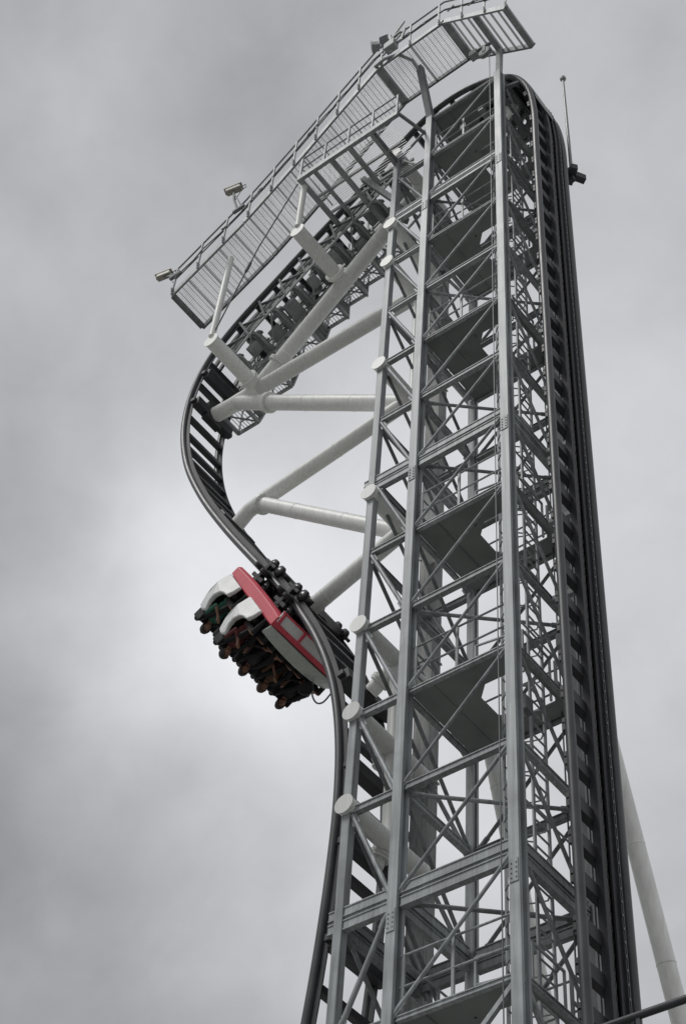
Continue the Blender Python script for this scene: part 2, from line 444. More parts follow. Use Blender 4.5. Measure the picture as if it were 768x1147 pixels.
# ties
ties = 0; i = 60
HIDE = 13.0
while i < len(PR) - 2:
    z = PR[i].y
    if z > HIDE and ties < 100:
        b = MB()
        t = tan(i); n2 = nor(i); up = (n2.x, 0, n2.y)
        p = TP(i, TY0 + .05, -.1); q = TP(i, TY1 - .05, -.1)
        b.bar(p, q, .23 if i < IDX_TOP else .13, .13, up)
        for y, s in ((TY0, 1), (TY1, -1)):            # gusset shoe on each rail
            b.prism([TP(i, y + s * .05, -.16), TP(i, y + s * .05, -.03), TP(i, y + s * .2, -.05), TP(i, y + s * .3, -.16)], V((0, 0, .03)))
        b.build('tie', 'tie', trk); ties += 1
    i += 6 if ties % 3 else 7
# double cross girders (heavier ones) on the drop
for zc in (35.2, 34.1, 21.6, 19.4, 17.9, 16.1):
    k = min(range(IDX_TOP, len(PR)), key=lambda q: abs(PR[q].y - zc) + (0 if PR[q].x < -3.4 else 50))
    n2 = nor(k); b = MB()
    b.bar(TP(k, TY0 - .02, -.27), TP(k, TY1 + .02, -.27), .26, .2, (n2.x, 0, n2.y))
    b.bar(TP(k, TY0, -.16), TP(k, TY0, -.3), .2, .12); b.bar(TP(k, TY1, -.16), TP(k, TY1, -.3), .2, .12)
    b.build('cross_girder', 'tie', trk, bevel=.01)
# chain trough up the lift and over the crown
k0 = 20; k1 = next(k for k in range(IDX_TOP, len(PR)) if PR[k].x < -1.6)
ii = list(range(k0, k1, 2))
b = MB()
for y0, y1, o0, o1 in ((.95, .975, -.05, .06), (1.31, 1.335, -.12, .1), (.975, 1.31, -.08, -.05), (.975, 1.05, .03, .06), (1.2, 1.31, .03, .06), (1.335, 1.56, -.1, -.07)):
    for a, c2 in zip(ii, ii[1:]):
        b.quadbox([TP(a, y0, o0), TP(a, y1, o0), TP(a, y1, o1), TP(a, y0, o1), TP(c2, y0, o0), TP(c2, y1, o0), TP(c2, y1, o1), TP(c2, y0, o1)])
tr = b.build('chain_trough', 'trough', trk)
b = MB()
for n_, a in enumerate(range(k0, k1, 1)):
    if PR[a].y < 11: continue
    for y in ((1.085, 1.165) if a % 2 else (1.1, 1.15)):
        b.bar(TP(a, y, -.02), TP(a + 1, y, -.02), .018, .06, (1, 0, 0))
    b.tube([TP(a, 1.07, -.02), TP(a, 1.18, -.02)], .02, 6)
b.build('chain', 'chain', tr)
b = MB()        # outer guide strip with bolts on the far side of the lift
for a, c2 in zip(ii, ii[1:]):
    b.quadbox([TP(a, 1.45, -.03), TP(a, 1.47, -.03), TP(a, 1.47, .05), TP(a, 1.45, .05), TP(c2, 1.45, -.03), TP(c2, 1.47, -.03), TP(c2, 1.47, .05), TP(c2, 1.45, .05)])
for a in ii[::3]:
    if PR[a].y > 11: b.bar(TP(a, 1.34, 0), TP(a, 1.45, 0), .05, .03)
b.build('guide_strip', 'rail', trk)
b = MB()        # beaded edge: bolt heads along the trough lip
for a in range(k0, k1):
    if PR[a].y > 11 and a % 2 == 0: b.bar(TP(a, 1.322, .1), TP(a, 1.322, .112), .022, .045)
b.build('bolt_row', 'hub', tr)['kind'] = 'stuff'
b = MB(); kk = [q for q in ii if PR[q].y > 38.6 and PR[q].x > -.6]   # cover plate over the crown
for a, c2 in zip(kk, kk[1:]):
    b.quadbox([TP(a, .5, .075), TP(a, 1.25, .075), TP(a, 1.25, .09), TP(a, .5, .09), TP(c2, .5, .075), TP(c2, 1.25, .075), TP(c2, 1.25, .09), TP(c2, .5, .09)])
b.build('crown_cover', 'bracket', trk)
# brake calliper frames hanging between the rails of the upper slope
def kx(x): return min(range(IDX_TOP, len(PR)), key=lambda q: abs(PR[q].x - x) + (0 if PR[q].y > 35 else 50))
for nx in range(9):
    x = -3.9 - nx * .62
    k = kx(x); t = tan(k); n2 = nor(k); N3 = V((n2.x, 0, n2.y)); T3 = V((t.x, 0, t.y))
    c0 = TP(k, TYC, -.2)
    b = MB()
    hexa = [(-.5, 0), (-.5, -.28), (-.28, -.62), (.28, -.62), (.5, -.28), (.5, 0)]
    inner = [(-.27, -.12), (-.27, -.26), (-.15, -.40), (.15, -.40), (.27, -.26), (.27, -.12)]
    H = [c0 + V((0, 1, 0)) * a + N3 * h for a, h in hexa]; I = [c0 + V((0, 1, 0)) * a + N3 * h for a, h in inner]
    for q in range(6):
        q2 = (q + 1) % 6
        b.prism([H[q], H[q2], I[q2], I[q]], T3 * .05)
    b.build('brake_frame', 'bracket', trk)
    b = MB()
    for sy in (-1, 1):
        b.bar(c0 + V((0, sy * .13, 0)) + N3 * -.1 - T3 * .22, c0 + V((0, sy * .13, 0)) + N3 * -.1 + T3 * .22, .07, .26, N3)
        b.lathe(c0 + V((0, sy * .17, 0)) + N3 * -.12, (0, sy, 0), [(0, .09), (.16, .09), (.17, .05), (.21, .05)], 12)
    b.bar(c0 + N3 * -.36 + V((0, -.3, 0)), c0 + N3 * -.36 + V((0, .3, 0)), .2, .1, N3)
    b.build('brake_calliper', 'bracket', trk, smooth=True)
    if nx < 8:
        k2 = kx(x - .62); b = MB()
        c1 = TP(k2, TYC, -.2); m2 = nor(k2); N4 = V((m2.x, 0, m2.y))
        for a, h in ((-.5, -.26), (.5, -.26), (.26, -.6)):
            b.bar(c0 + V((0, a, 0)) + N3 * h, c1 + V((0, a, 0)) + N4 * h, .06, .06)
        b.bar(c0 + V((0, -.5, 0)) + N3 * -.26, c1 + V((0, .26, 0)) + N4 * -.6, .04, .04)
        b.build('brake_longeron', 'bracket', trk)
# near-side hangers that carry the rails on the slope
for x in (-4.0, -4.45, -5.0, -5.5, -6.0, -6.5, -7.1, -7.7, -8.3, -8.8):
    k = kx(x)
    for p, q, w_ in ((TP(k, TY0 - .02, -.16), TP(k + 3, TY0 + .05, -.95), .06), (TP(k, TY0 + .1, -.1), TP(k - 4, TY0 + .05, -.8), .05), (TP(k, TY1, -.1), TP(k + 2, TY1 + .05, -.95), .06)):
        b = MB(); b.bar(p, q, w_); b.build('hanger', 'steel_dull', trk)
ka, kb = kx(-3.7), kx(-9.2)
for y, o0, o1, m_ in ((.60, -.16, .0, 'tie'), (.74, -.2, -.05, 'tie'), (1.32, -.2, -.05, 'tie'), (1.46, -.16, 0, 'tie'), (TY0 + .05, -.98, -.9, 'bracket'), (TY1 + .05, -.98, -.9, 'bracket')):
    b = MB(); r_ = list(range(ka, kb, 3))
    for a, c2 in zip(r_, r_[1:]):
        b.quadbox([TP(a, y - .02, o0), TP(a, y + .02, o0), TP(a, y + .02, o1), TP(a, y - .02, o1), TP(c2, y - .02, o0), TP(c2, y + .02, o0), TP(c2, y + .02, o1), TP(c2, y - .02, o1)])
    b.build('brake_fin' if o1 > -.5 else 'lower_chord', m_, trk)
for nx in range(8):      # covers and actuators, each a little different
    x = -4.2 - nx * .62; k = kx(x); n2 = nor(k); t = tan(k); N3 = V((n2.x, 0, n2.y)); T3 = V((t.x, 0, t.y)); rr = random.Random(nx)
    b = MB(); c0 = TP(k, TYC + rr.uniform(-.2, .2), -.62)
    b.bar(c0 - T3 * rr.uniform(.12, .22), c0 + T3 * rr.uniform(.12, .22), rr.uniform(.3, .6), rr.uniform(.1, .2), N3)
    b.build('actuator_box', 'bracket', trk, bevel=.015)
    if nx % 2 == 0:
        b = MB(); c1 = TP(k, TYC + rr.uniform(-.35, .35), -.45); b.lathe(c1, V((0, 1, 0)), [(0, .08), (.02, .11), (.3, .11), (.32, .08)], 14); b.build('air_tank', 'bracket', trk, smooth=True)

# ------------------------------------------------------------------ white supports
def tube_obj(pts, r, parent, name='support_tube', flanges=()):
    b = MB(); b.tube(pts, r, 24); o = b.build(name, 'white', parent, smooth=True)
    P = [V(p) for p in pts]
    Lt = (P[-1] - P[0]).length
    if Lt > 1.5:
        d = (P[-1] - P[-2]).normalized()
        for k in range(1, int((P[-1] - P[-2]).length / 1.9) + 1):
            w_ = MB(); w_.lathe(P[-1] - d * (1.9 * k), d, [(0, r + .001), (.008, r + .006), (.018, r + .006), (.026, r + .001)], 24); w_.build('weld_seam', 'white', o, smooth=True)
    for (t, rr) in flanges:
        d = (P[-1] - P[0]).normalized(); c0 = P[0].lerp(P[-1], t)
        f = MB(); f.lathe(c0 - d * .05, d, [(0, rr), (.045, rr), (.046, rr - .015), (.055, rr - .015), (.056, rr), (.1, rr)], 24)
        for j in range(12):
            a = 2 * math.pi * j / 12; ref = V((0, 1, 0)); a1 = d.cross(ref).normalized() if abs(d.y) < .9 else V((1, 0, 0)); a2 = d.cross(a1)
            f.lathe(c0 - d * .075 + (a1 * math.cos(a) + a2 * math.sin(a)) * (rr - .035), d, [(0, .014), (.15, .014)], 6)
        f.build('flange', 'white', o, smooth=True)
    return o
K = V((-7.8, TYC, 34.15))
s1 = thing('track_support', 'white branching pipe support under the upper drop with two stub outriggers', 'track support', tuple(K), 'white pipe supports between tower and drop')
tube_obj([K + V((-.02, 0, .02)), (XA - .05, TYC, 39.05)], .2, s1, flanges=[(.13, .27)])
tube_obj([K, (XA - .12, TYC, 34.05)], .19, s1)
tube_obj([K + V((.05, 0, -.03)), K + V((-.75, 0, -.05)), (-9.2, TYC, 34.15)], .2, s1)
tube_obj([(-8.35, TYC, 34.05), (XA - .12, TYC, 29.92)], .19, s1, flanges=[(.2, .26)])
for (px_, zz, ye) in ((-5.3, 36.68, -.85), (-7.8, 34.2, -.72)):
    o = tube_obj([(px_, TYC, zz), (px_, ye, zz)], .19, s1, 'outrigger', flanges=[(.2, .26)])
    f = MB(); f.lathe((px_, ye + .001, zz), (0, -1, 0), [(0, .21), (.02, .21)], 24); f.build('end_cap', 'white', o, smooth=True)
b = MB(); b.box(-9.34, -9.14, .75, 1.3, 33.85, 34.45); b.build('saddle_plate', 'tie', s1, bevel=.02)

s2 = thing('track_support', 'white forked pipe support meeting the drop just above the train', 'track support', (-7.1, TYC, 29.3), 'white pipe supports between tower and drop')
tube_obj([(-7.72, TYC, 28.95), (-7.4, TYC, 29.25), (-7.0, TYC, 29.36), (XA - .12, TYC, 29.95)], .17, s2)
tube_obj([(-7.15, TYC, 29.36), (XA - .12, TYC, 25.72)], .17, s2, flanges=[(.04, .24)])
b = MB(); b.bar((-7.72, TY0 + .1, 28.86), (-7.72, TY1 - .1, 28.86), .2, .3, (-.5, 0, .87)); b.build('saddle_plate', 'tie', s2, bevel=.02)
s3 = thing('track_support', 'single white pipe support reaching the track right behind the train', 'track support', (-5.3, TYC, 24.9), 'white pipe supports between tower and drop')
tube_obj([(-5.2, TYC, 24.82), (XA - .12, TYC, 25.65)], .17, s3)
b = MB(); b.bar((-5.3, TY0, 24.6), (-5.3, TY1, 24.6), .2, .25); b.build('saddle_plate', 'tie', s3, bevel=.02)
for zt, lab in ((22.0, 'short white pipe stub holding the drop beside the tower, below the train nose'), (20.1, 'short white pipe stub at the middle of the vertical drop'), (18.1, 'lowest short white pipe stub behind the large end cap')):
    s4 = thing('track_support', lab, 'track support', (-3.4, TYC, zt), 'short white stubs between tower and drop')
    k = min(range(IDX_TOP, len(PR)), key=lambda q: abs(PR[q].y - zt + .35) + (0 if PR[q].x > -6 else 50))
    tube_obj([TP(k, TYC, -.36), (XA - .14, TYC, zt)], .14, s4, flanges=[(.5, .2)])

for (x, yt, zt, yb, lab, zc) in ((0.3, 2.05, 20.87, 9.12, 'long slanting white pipe leg emerging right of the lift track', 0),
                                 (-1.9, 2.3, 20.68, 9.04, 'white slanting pipe leg seen through the lattice behind the ladder', 0)):
    sl = thing('support_leg', lab, 'support leg', (x, yb, 0), 'white slanting tower legs')
    tube_obj([(x, yt, zt), (x, yb, 0)], .15, sl, 'leg_pipe', flanges=[(.62, .25)])
    b = MB(); b.box(x - .6, x + .6, yb - .6, yb + .6, 0.0, .45); b.build('footing', 'ground', sl, bevel=.04)

# ------------------------------------------------------------------ catwalk above the crown
cw = thing('catwalk', 'long galvanised maintenance catwalk with open grating climbing above the drop crest', 'catwalk', (-4, -.5, 37))
CP = [V((-9.3, 37.05)), V((-7.1, 38.5)), V((-6.3, 39.2)), V((-5.4, 40.05)), V((-4.4, 41.05)), V((-3.0, 42.42)), V((-.82, 42.5)), V((1.12, 40.75))]
CY0, CY1 = -1.12, .1
def cpt(s):                                        # point and tangent at distance s
    acc = 0
    for a, c2 in zip(CP, CP[1:]):
        L = (c2 - a).length
        if s <= acc + L or c2 is CP[-1]:
            t = (c2 - a).normalized(); return a + t * (s - acc), t
        acc += L
def c3v(s, y, h=0.0):
    p, t = cpt(s); return V((p.x, y, p.y + h))
CL = sum((c2 - a).length for a, c2 in zip(CP, CP[1:]))
SEG = [0]
for a, c2 in zip(CP, CP[1:]): SEG.append(SEG[-1] + (c2 - a).length)
def c3(s, y, h=0.0):
    p, t = cpt(s); return V((p.x - t.y * h, y, p.y + t.x * h))
for y in (CY0, CY1):
    b = MB()
    for s0, s1_ in zip(SEG, SEG[1:]):
        b.bar(c3(s0 + 1e-4, y, -.08), c3(s1_ - 1e-4, y, -.08), .055, .17)
    b.build('stringer', 'steel' if y < 0 else 'steel_dull', cw)
# grating panels and cross beams
slopeA = SEG[5]; flatB = SEG[6]
def grating(s0, s1_, name='grating'):
    b = MB(); y = CY0 + .04
    while y < CY1 - .03:
        b.bar(c3(s0, y), c3(s1_, y), .0085, .018); y += .047
    s = s0 + .02
    while s < s1_:
        b.bar(c3(s, CY0 + .03, .006), c3(s, CY1 - .03, .006), .01, .012); s += .14
    b.build(name, 'grating', cw)
def cross(s, w=.04, h=.1, m='grating', name='cross_beam'):
    b = MB(); b.bar(c3(s, CY0 + .03, -.07), c3(s, CY1 - .03, -.07), w, h); b.build(name, m, cw)
s = .03
marks = [.03]
while s + .56 < slopeA: s += .56; marks.append(s)
marks[-1] = slopeA - .02
for a, c2 in zip(marks, marks[1:]):
    # do not straddle a kink: grate in pieces
    cuts = [a] + [q for q in SEG if a + .02 < q < c2 - .02] + [c2]
    for u, w in zip(cuts, cuts[1:]): grating(u + .03, w - .015)
    cross(a, .022, .07, 'body')
cross(marks[0], .1, .16, 'steel_dull')
grating(slopeA + .06, (slopeA + flatB) / 2 - .05); grating((slopeA + flatB) / 2 + .05, flatB - .06)
for s in (slopeA, flatB): cross(s + .0, .2, .16, 'bracket')
cross((slopeA + flatB) / 2, .05, .1, 'body')
n_ = 8; L3 = CL - flatB
for k in range(1, n_ + 1):
    s = flatB + .1 + (L3 - .16) * k / n_
    cross(s, .05 if k not in (4, 8) else .15, .05 if k not in (4, 8) else .16, 'body' if k not in (4, 8) else 'bracket')
# handrail
for h in (.55, 1.08):
    b = MB()
    b.tube([c3v(s0, CY0 - .03, h) for s0 in SEG[:-1]] + [c3v(CL - 1e-4, CY0 - .03, h)], .024 if h > 1 else .019, 8); b.build('handrail', 'steel_dull', cw, smooth=True)
s = .12
while s < CL + .5:
    s_ = min(s, CL - .05)
    b = MB(); b.bar(c3v(s_, CY0 - .045, -.16), c3v(s_, CY0 - .045, 1.08), .045, .045, (0, 1, 0))
    b.bar(c3v(s_, CY0 - .03, -.1), c3v(s_, CY0 - .06, .06), .1, .03, (1, 0, 0))
    b.build('rail_post', 'steel', cw); s += .93
b = MB(); rnd = random.Random(3); pts = []
s = .1
while s < CL - .1: pts.append(c3v(s, CY0 - .07 + rnd.uniform(-.015, .015), .55 + rnd.uniform(-.03, .03))); s += .35
b.tube(pts, .017, 6)
for s in (SEG[5] + 1.0, SEG[5] + 1.6, SEG[6] + .4, SEG[6] + 1.2, SEG[6] + 1.9, 2.0, 3.4, 5.5):
    c0 = c3v(min(s, CL - .1), CY0 - .07, .52)
    for q in range(4): b.tube([c0 + V((rnd.uniform(-.15, .15), 0, rnd.uniform(-.08, .08))) for _ in range(3)], .02, 5)
b.build('conduit', 'cable', cw)
# props from outriggers / tower head up to the walk
b = MB(); b.tube([(-7.8, -.72, 34.35), (-7.72, -.72, 37.85)], .085, 14); b.build('prop', 'white', cw, smooth=True)
b = MB(); b.bar((XC, 0, TOP + .12), (XC + .02, .03, 41.55), .13, .13); b.build('prop', 'bracket', cw)
b = MB(); b.bar((XB, -.02, TOP + .05), (XB - .02, -.55, 42.15), .16, .16); b.build('prop', 'steel_dull', cw)
b = MB(); b.tube([(XB - .02, -.45, 41.9), (XB - .1, -.8, 42.25), (XB - .35, -1.1, 42.4), (XB - .7, -1.22, 42.35), (XB - 1.0, -1.24, 42.2)], .045, 8); b.build('davit_pipe', 'bracket', cw, smooth=True)
b = MB(); b.tube([(-7.75, -.72, 34.5), (-6.55, -.9, 37.0), (-5.35, -1.05, 38.75)], .02, 6)
b.lathe((-6.9, -.85, 36.25), (1.2, -.18, 2.5), [(0, .03), (.05, .045), (.3, .045), (.35, .03)], 8); b.build('tie_rod', 'cable', cw)

# ------------------------------------------------------------------ service platform left of the tower head
sp = thing('service_platform', 'small grey open framed service platform beside the track left of tower head', 'platform', (-4, 0, 38.8))
PX0, PX1, PY0, PY1, PZ = -5.3, -2.15, -1.1, 1.25, 38.82
b = MB(); b.bar((PX0, PY0, PZ), (PX1, PY0, PZ), .1, .18); b.build('edge_beam', 'steel', sp)
for x in (PX0 + .06, PX0 + .5, PX0 + 1.05, PX0 + 1.62, PX0 + 2.3):
    b = MB(); b.bar((x, PY0 + .05, PZ - .02), (x, PY1 if x < -4.2 else .15, PZ - .02), .1 if x != PX0 + .5 else .06, .16); b.build('cross_beam', 'bracket', sp)
for y in (-.45, .1, .62, 1.2):
    b = MB(); b.bar((PX0 + .06, y, PZ - .06), (-4.25 if y > .15 else PX1 - .4, y, PZ - .06), .05, .1); b.build('joist', 'bracket', sp)
b = MB()
y = PY0 + .1
while y < .05:
    b.bar((PX0 + .1, y, PZ + .07), (PX1 - .3, y, PZ + .07), .005, .024); y += .06
b.build('grating', 'grating', sp)
for h in (.55, 1.05):
    b = MB(); b.tube([(PX0 + .05, .2, PZ + h), (PX0 + .05, PY0, PZ + h), (PX1, PY0, PZ + h)], .022, 8); b.build('handrail', 'steel', sp, smooth=True)
for k in range(5):
    x = PX0 + .05 + k * (PX1 - PX0 - .1) / 4
    b = MB(); b.bar((x, PY0, PZ), (x, PY0, PZ + 1.05), .045, .045); b.build('rail_post', 'steel', sp)
b = MB(); b.tube([(-5.3, -.85, 36.86), (-5.26, -.9, PZ - .1)], .085, 14); b.build('prop', 'white', sp, smooth=True)
b = MB(); b.bar((XA - .02, 0, 37.0), (-3.9, -.2, PZ - .1), .12, .14); b.build('knee_brace', 'steel_dull', sp)
b = MB(); b.bar((XA - .02, .5, 36.7), (-3.6, .9, 38.7), .12, .14); b.build('knee_brace', 'steel_dull', sp)
b = MB(); b.bar((XA, .0, PZ - .02), (XA, PY0 + .1, PZ - .02), .12, .14); b.build('outreach_beam', 'steel_dull', sp)
b = MB(); b.bar((PX1, PY0, PZ), (XB - .1, -.05, 39.3), .07, .07); b.build('outreach_beam', 'steel_dull', sp)

# ------------------------------------------------------------------ evacuation stair under the far side of the slope
st = thing('service_stair', 'stepped grey evacuation stair with small grated landings below the track slope', 'stair', (-7, 1.9, 36))
lands = [(-8.95, 34.55), (-7.95, 35.3), (-7.05, 36.35), (-6.3, 37.02), (-5.72, 37.56), (-5.2, 38.0), (-4.6, 38.5)]
SY0, SY1 = 1.3, 2.02
for k, (x, z) in enumerate(lands):
    b = MB(); w = .34
    b.bar((x - w, SY0, z), (x + w, SY0, z), .05, .12); b.bar((x - w, SY1, z), (x + w, SY1, z), .05, .12)
    b.bar((x - w, SY0, z), (x - w, SY1, z), .05, .12); b.bar((x + w, SY0, z), (x + w, SY1, z), .05, .12); b.bar((x - w, SY0, z), (x + w, SY1, z), .03, .04)
    o = b.build('landing', 'bracket', st)
    gb = MB(); xx = x - w + .05
    while xx < x + w:
        gb.bar((xx, SY0 + .02, z + .04), (xx, SY1 - .02, z + .04), .008, .025); xx += .09
    gb.build('grating', 'grating', o)
    hr = MB()
    for sx in (-w, w): hr.bar((x + sx, SY1, z), (x + sx, SY1, z + .95), .04)
    for h in (.5, .95): hr.bar((x - w, SY1, z + h), (x + w, SY1, z + h), .035)
    hr.build('rail_frame', 'bracket', st)
    for sx in (-w, w):
        hp = MB(); hp.bar((x + sx, SY0, z + .061), (x + sx, SY0, z + 1.2), .05); hp.build('stair_post', 'bracket', st)
for (x0, z0), (x1, z1) in zip(lands, lands[1:]):
    b = MB()
    for y in (SY0, SY1):
        b.bar((x0 + .3, y, z0), (x1 - .3, y, z1), .05, .16)
        fr = MB(); fr.bar((x0 + .3, y, z0 + .95), (x1 - .3, y, z1 + .95), .035); fr.build('flight_rail', 'bracket', st)
    for q in range(1, 4):
        f = q / 4; b.bar((x0 + .3 + (x1 - x0 - .6) * f, SY0, z0 + (z1 - z0) * f), (x0 + .3 + (x1 - x0 - .6) * f, SY1, z0 + (z1 - z0) * f), .16, .03)
    b.build('stair_flight', 'bracket', st)
for k, (x, z) in enumerate(lands[1:6:2]):
    b = MB(); b.bar((x, SY0 - .3, z + .05), (x + .1, TY1, z + 1.2), .06); b.build('hanger', 'bracket', st)

# ------------------------------------------------------------------ CCTV cameras, lamp cluster, rod, guard rail, hoist
def cctv(base, head, aim, label, length=.5, w=.2):
    base = V(base); head = V(head); aim = V(aim).normalized()
    t = thing('cctv_camera', label, 'cctv camera', tuple(base), 'cctv cameras clamped to the catwalk')
    b = MB(); b.bar(base, base + (head - base) * .55 + V((-.05, 0, 0)), .05); b.bar(base + (head - base) * .5 + V((-.05, 0, 0)), head - V((0, 0, .06)), .05)
    b.bar(base + V((.15, 0, 0)), base + (head - base) * .75, .03); b.bar(base - V((.12, 0, .05)), base + V((.25, 0, -.05)), .09); b.build('bracket', 'steel_dull', t)
    b = MB(); b.bar(head - aim * length * .45, head + aim * length * .5, w, w * .92); h = b.build('housing', 'cam', t, bevel=.025)
    b = MB(); b.bar(head - aim * length * .5 + V((0, 0, w*.5)), head + aim * length * .62 + V((0, 0, w*.5)), w * 1.12, .025); b.build('sun_shield', 'cam', t)
    b = MB(); b.lathe(head + aim * (length * .5), aim, [(0, w*.36), (.015, w*.36)], 16); b.build('lens', 'glass', t, smooth=True)
    b = MB(); c0 = head - aim * length * .45
    b.tube([c0, c0 - aim * .12 + V((0, 0, .06)), c0 - aim * .16 - V((0, 0, .1)), c0 - aim * .02 - V((0, 0, .22)), base + (head - base) * .5], .012, 6); b.build('cable_loop', 'cable', t)
cctv((-7.35, -1.17, 39.35), (-7.68, -1.15, 40.75), (-.86, -.35, -.36), 'cream box camera on a bracket halfway up the sloping catwalk handrail', .46, .18)
cctv((-9.3, -1.17, 37.9), (-9.65, -1.2, 38.2), (-.95, -.2, .0), 'cream box camera at the lower left end of the catwalk', .44, .17)
t = thing('floodlight', 'dark twin floodlight cluster on the catwalk rail near its upper bend', 'floodlight', (-2.5, -1.2, 42.9))
for dx, dz, ax in ((-.38, .62, (-.8, -.5, -.2)), (-.12, .42, (.2, -.9, -.2))):
    q0 = V((-2.55 + dx, -1.2, 42.9 + dz)); av = V(ax).normalized()
    b = MB(); b.bar(q0, q0 + av * .16, .22, .2); b.bar(q0 + av * .16, q0 + av * .2, .27, .25); b.bar(q0 - av * .06, q0, .12, .12); o = b.build('lamp_head', 'bracket', t, bevel=.015)
    g_ = MB(); g_.bar(q0 + av * .2, q0 + av * .208, .22, .2); g_.build('lens', 'glass', o)
b = MB(); b.bar((-2.5, -1.18, 42.6), (-2.55, -1.2, 43.7), .06); b.bar((-2.95, -1.2, 43.35), (-2.2, -1.2, 43.5), .05); b.bar((-2.5, -1.2, 43.4), (-2.1, -1.2, 44.0), .045); b.bar((-2.75, -1.2, 42.7), (-2.2, -1.2, 43.3), .045); b.bar((-2.15, -1.2, 42.9), (-2.05, -1.2, 43.5), .05)
b.build('stand', 'bracket', t)
b = MB(); b.box(-2.66, -2.32, -1.32, -1.1, 42.75, 43.1); b.build('ballast_box', 'bracket', t, bevel=.015)

t = thing('lightning_rod', 'thin upright lightning rod on a dark cross bracket right of the track head', 'lightning rod', (.8, 2.0, 37.1))
b = MB(); b.tube([(.8, 2.0, 37.2), (.8, 2.0, 40), (.8, 2.0, 42.35)], .045, 10, r2=.03); b.build('mast', 'copper', t, smooth=True)
b = MB(); b.lathe((.8, 2.0, 42.3), (0, 0, 1), [(0, .04), (.02, .07), (.08, .085), (.14, .07), (.17, .03)], 16); b.build('rod_tip', 'bracket', t, smooth=True)
b = MB(); b.bar((.62, 1.72, 37.2), (.98, 2.3, 37.2), .16, .22); b.bar((.98, 1.85, 37.2), (.62, 2.15, 37.2), .16, .22); b.bar((.8, 2, 36.9), (.8, 2, 37.5), .13); b.build('cross_bracket', 'tie', t, bevel=.01)

t = thing('guard_rail', 'short black pipe rail crossing in front of the lift track at lower right', 'guard rail', (1.5, .1, 12.8))
b = MB(); b.tube([(.62, 0.08, 12.9), (3.2, .08, 12.9)], .05, 12); b.build('top_rail', 'tie', t, smooth=True)
for x in (.75, 1.68, 3.1):
    b = MB(); b.bar((x, .08, 11.8), (x, .08, 12.88), .05); b.build('post', 'tie', t)
b = MB(); b.bar((.55, .08, 11.8), (3.3, .08, 11.8), .16, .12); b.bar((.1, .08, 11.8), (.7, .08, 11.8), .12, .1); b.build('bearer', 'tie', t)

t = thing('hoist_cable', 'thin steel hoist cable hanging down the front face from a pulley block', 'hoist cable', (-.14, -.16, 41.6))
b = MB(); b.tube([(-.07, -.16, 41.3), (-.07, -.16, 9)], .011, 6); b.build('wire', 'cable', t)
b = MB(); b.lathe((-.2, -.22, 41.45), (0, 1, 0), [(0, .17), (.03, .19), (.05, .14), (.08, .14), (.1, .19), (.13, .17)], 18); b.build('pulley', 'bracket', t, smooth=True)
b = MB(); b.bar((-.2, -.16, 41.4), (-.2, -.16, 41.8), .1, .16); b.bar((-.55, -.2, 41.78), (.1, -.2, 41.72), .09, .12); b.box(-.62, -.4, -.3, -.1, 41.5, 41.75); b.build('hoist_block', 'bracket', t, bevel=.01)

# ------------------------------------------------------------------ coaster train
kt = min(range(IDX_TOP, len(PR)), key=lambda q: abs(PR[q].y - 25.0) + abs(PR[q].x + 5.4))
tt = tan(kt); tn = nor(kt)
X3 = V((tt.x, 0, tt.y)); Z3 = V((tn.x, 0, tn.y)); Y3 = Z3.cross(X3)
O3 = V((PR[kt].x, TYC, PR[kt].y))
MT = Matrix((( X3.x, Y3.x, Z3.x, O3.x), (X3.y, Y3.y, Z3.y, O3.y), (X3.z, Y3.z, Z3.z, O3.z), (0, 0, 0, 1)))
tn_ = thing('coaster_train', 'red and white single car coaster train with two rows of riders plunging down the drop', 'coaster train', matrix=MT)
G = .625
b = MB()
b.box(-1.05, 1.35, -.40, .40, .12, .3); b.box(-.8, -.6, -.7, .7, .12, .28); b.box(.55, .75, -.7, .7, .12, .28); b.box(-1.05, 1.35, -.88, .88, .3, .36)
b.box(-.95, 1.0, -.49, -.45, -.28, .3); b.box(-.95, 1.0, .45, .49, -.28, .3)
b.build('chassis', 'black', tn_, bevel=.02)
for ax in (-.7, .62):
    for sy in (-1, 1):
        b = MB(); yy = sy * G
        b.box(ax - .1, ax + .1, min(yy - .05, yy + sy*.17), max(yy + .05, yy + sy*.17), .16, .3)
        b.bar((ax - .27, yy + sy * .16, .18), (ax + .27, yy + sy * .16, .18), .05, .09); b.bar((ax, yy + sy * .16, .26), (ax, yy + sy * .16, -.26), .06, .12, (1, 0, 0))
        b.bar((ax - .25, yy + sy * .16, -.2), (ax + .25, yy + sy * .16, -.2), .05, .07)
        bg = b.build('bogie', 'rubber', tn_, bevel=.015)
        for dx in (-.22, .22):
            for c_, axis, r, w in (((ax + dx, yy, .225), (0, 1, 0), .15, .12), ((ax + dx * .8, yy + sy * .205, 0), (0, 0, 1), .125, .1), ((ax + dx * .85, yy, -.21), (0, 1, 0), .13, .11)):
                wv = MB(); c_ = V(c_); a_ = V(axis)
                wv.lathe(c_ - a_ * w/2, a_, [(0, r*.78), (.02, r), (w - .02, r), (w, r*.78)], 20); wo = wv.build('wheel', 'rubber', bg, smooth=True)
                hv = MB(); hv.lathe(c_ - a_ * (w/2 + .012), a_, [(0, r*.3), (.01, r*.5), (w + .014, r*.5), (w + .024, r*.3)], 14); hv.build('hub', 'hub', wo, smooth=True)
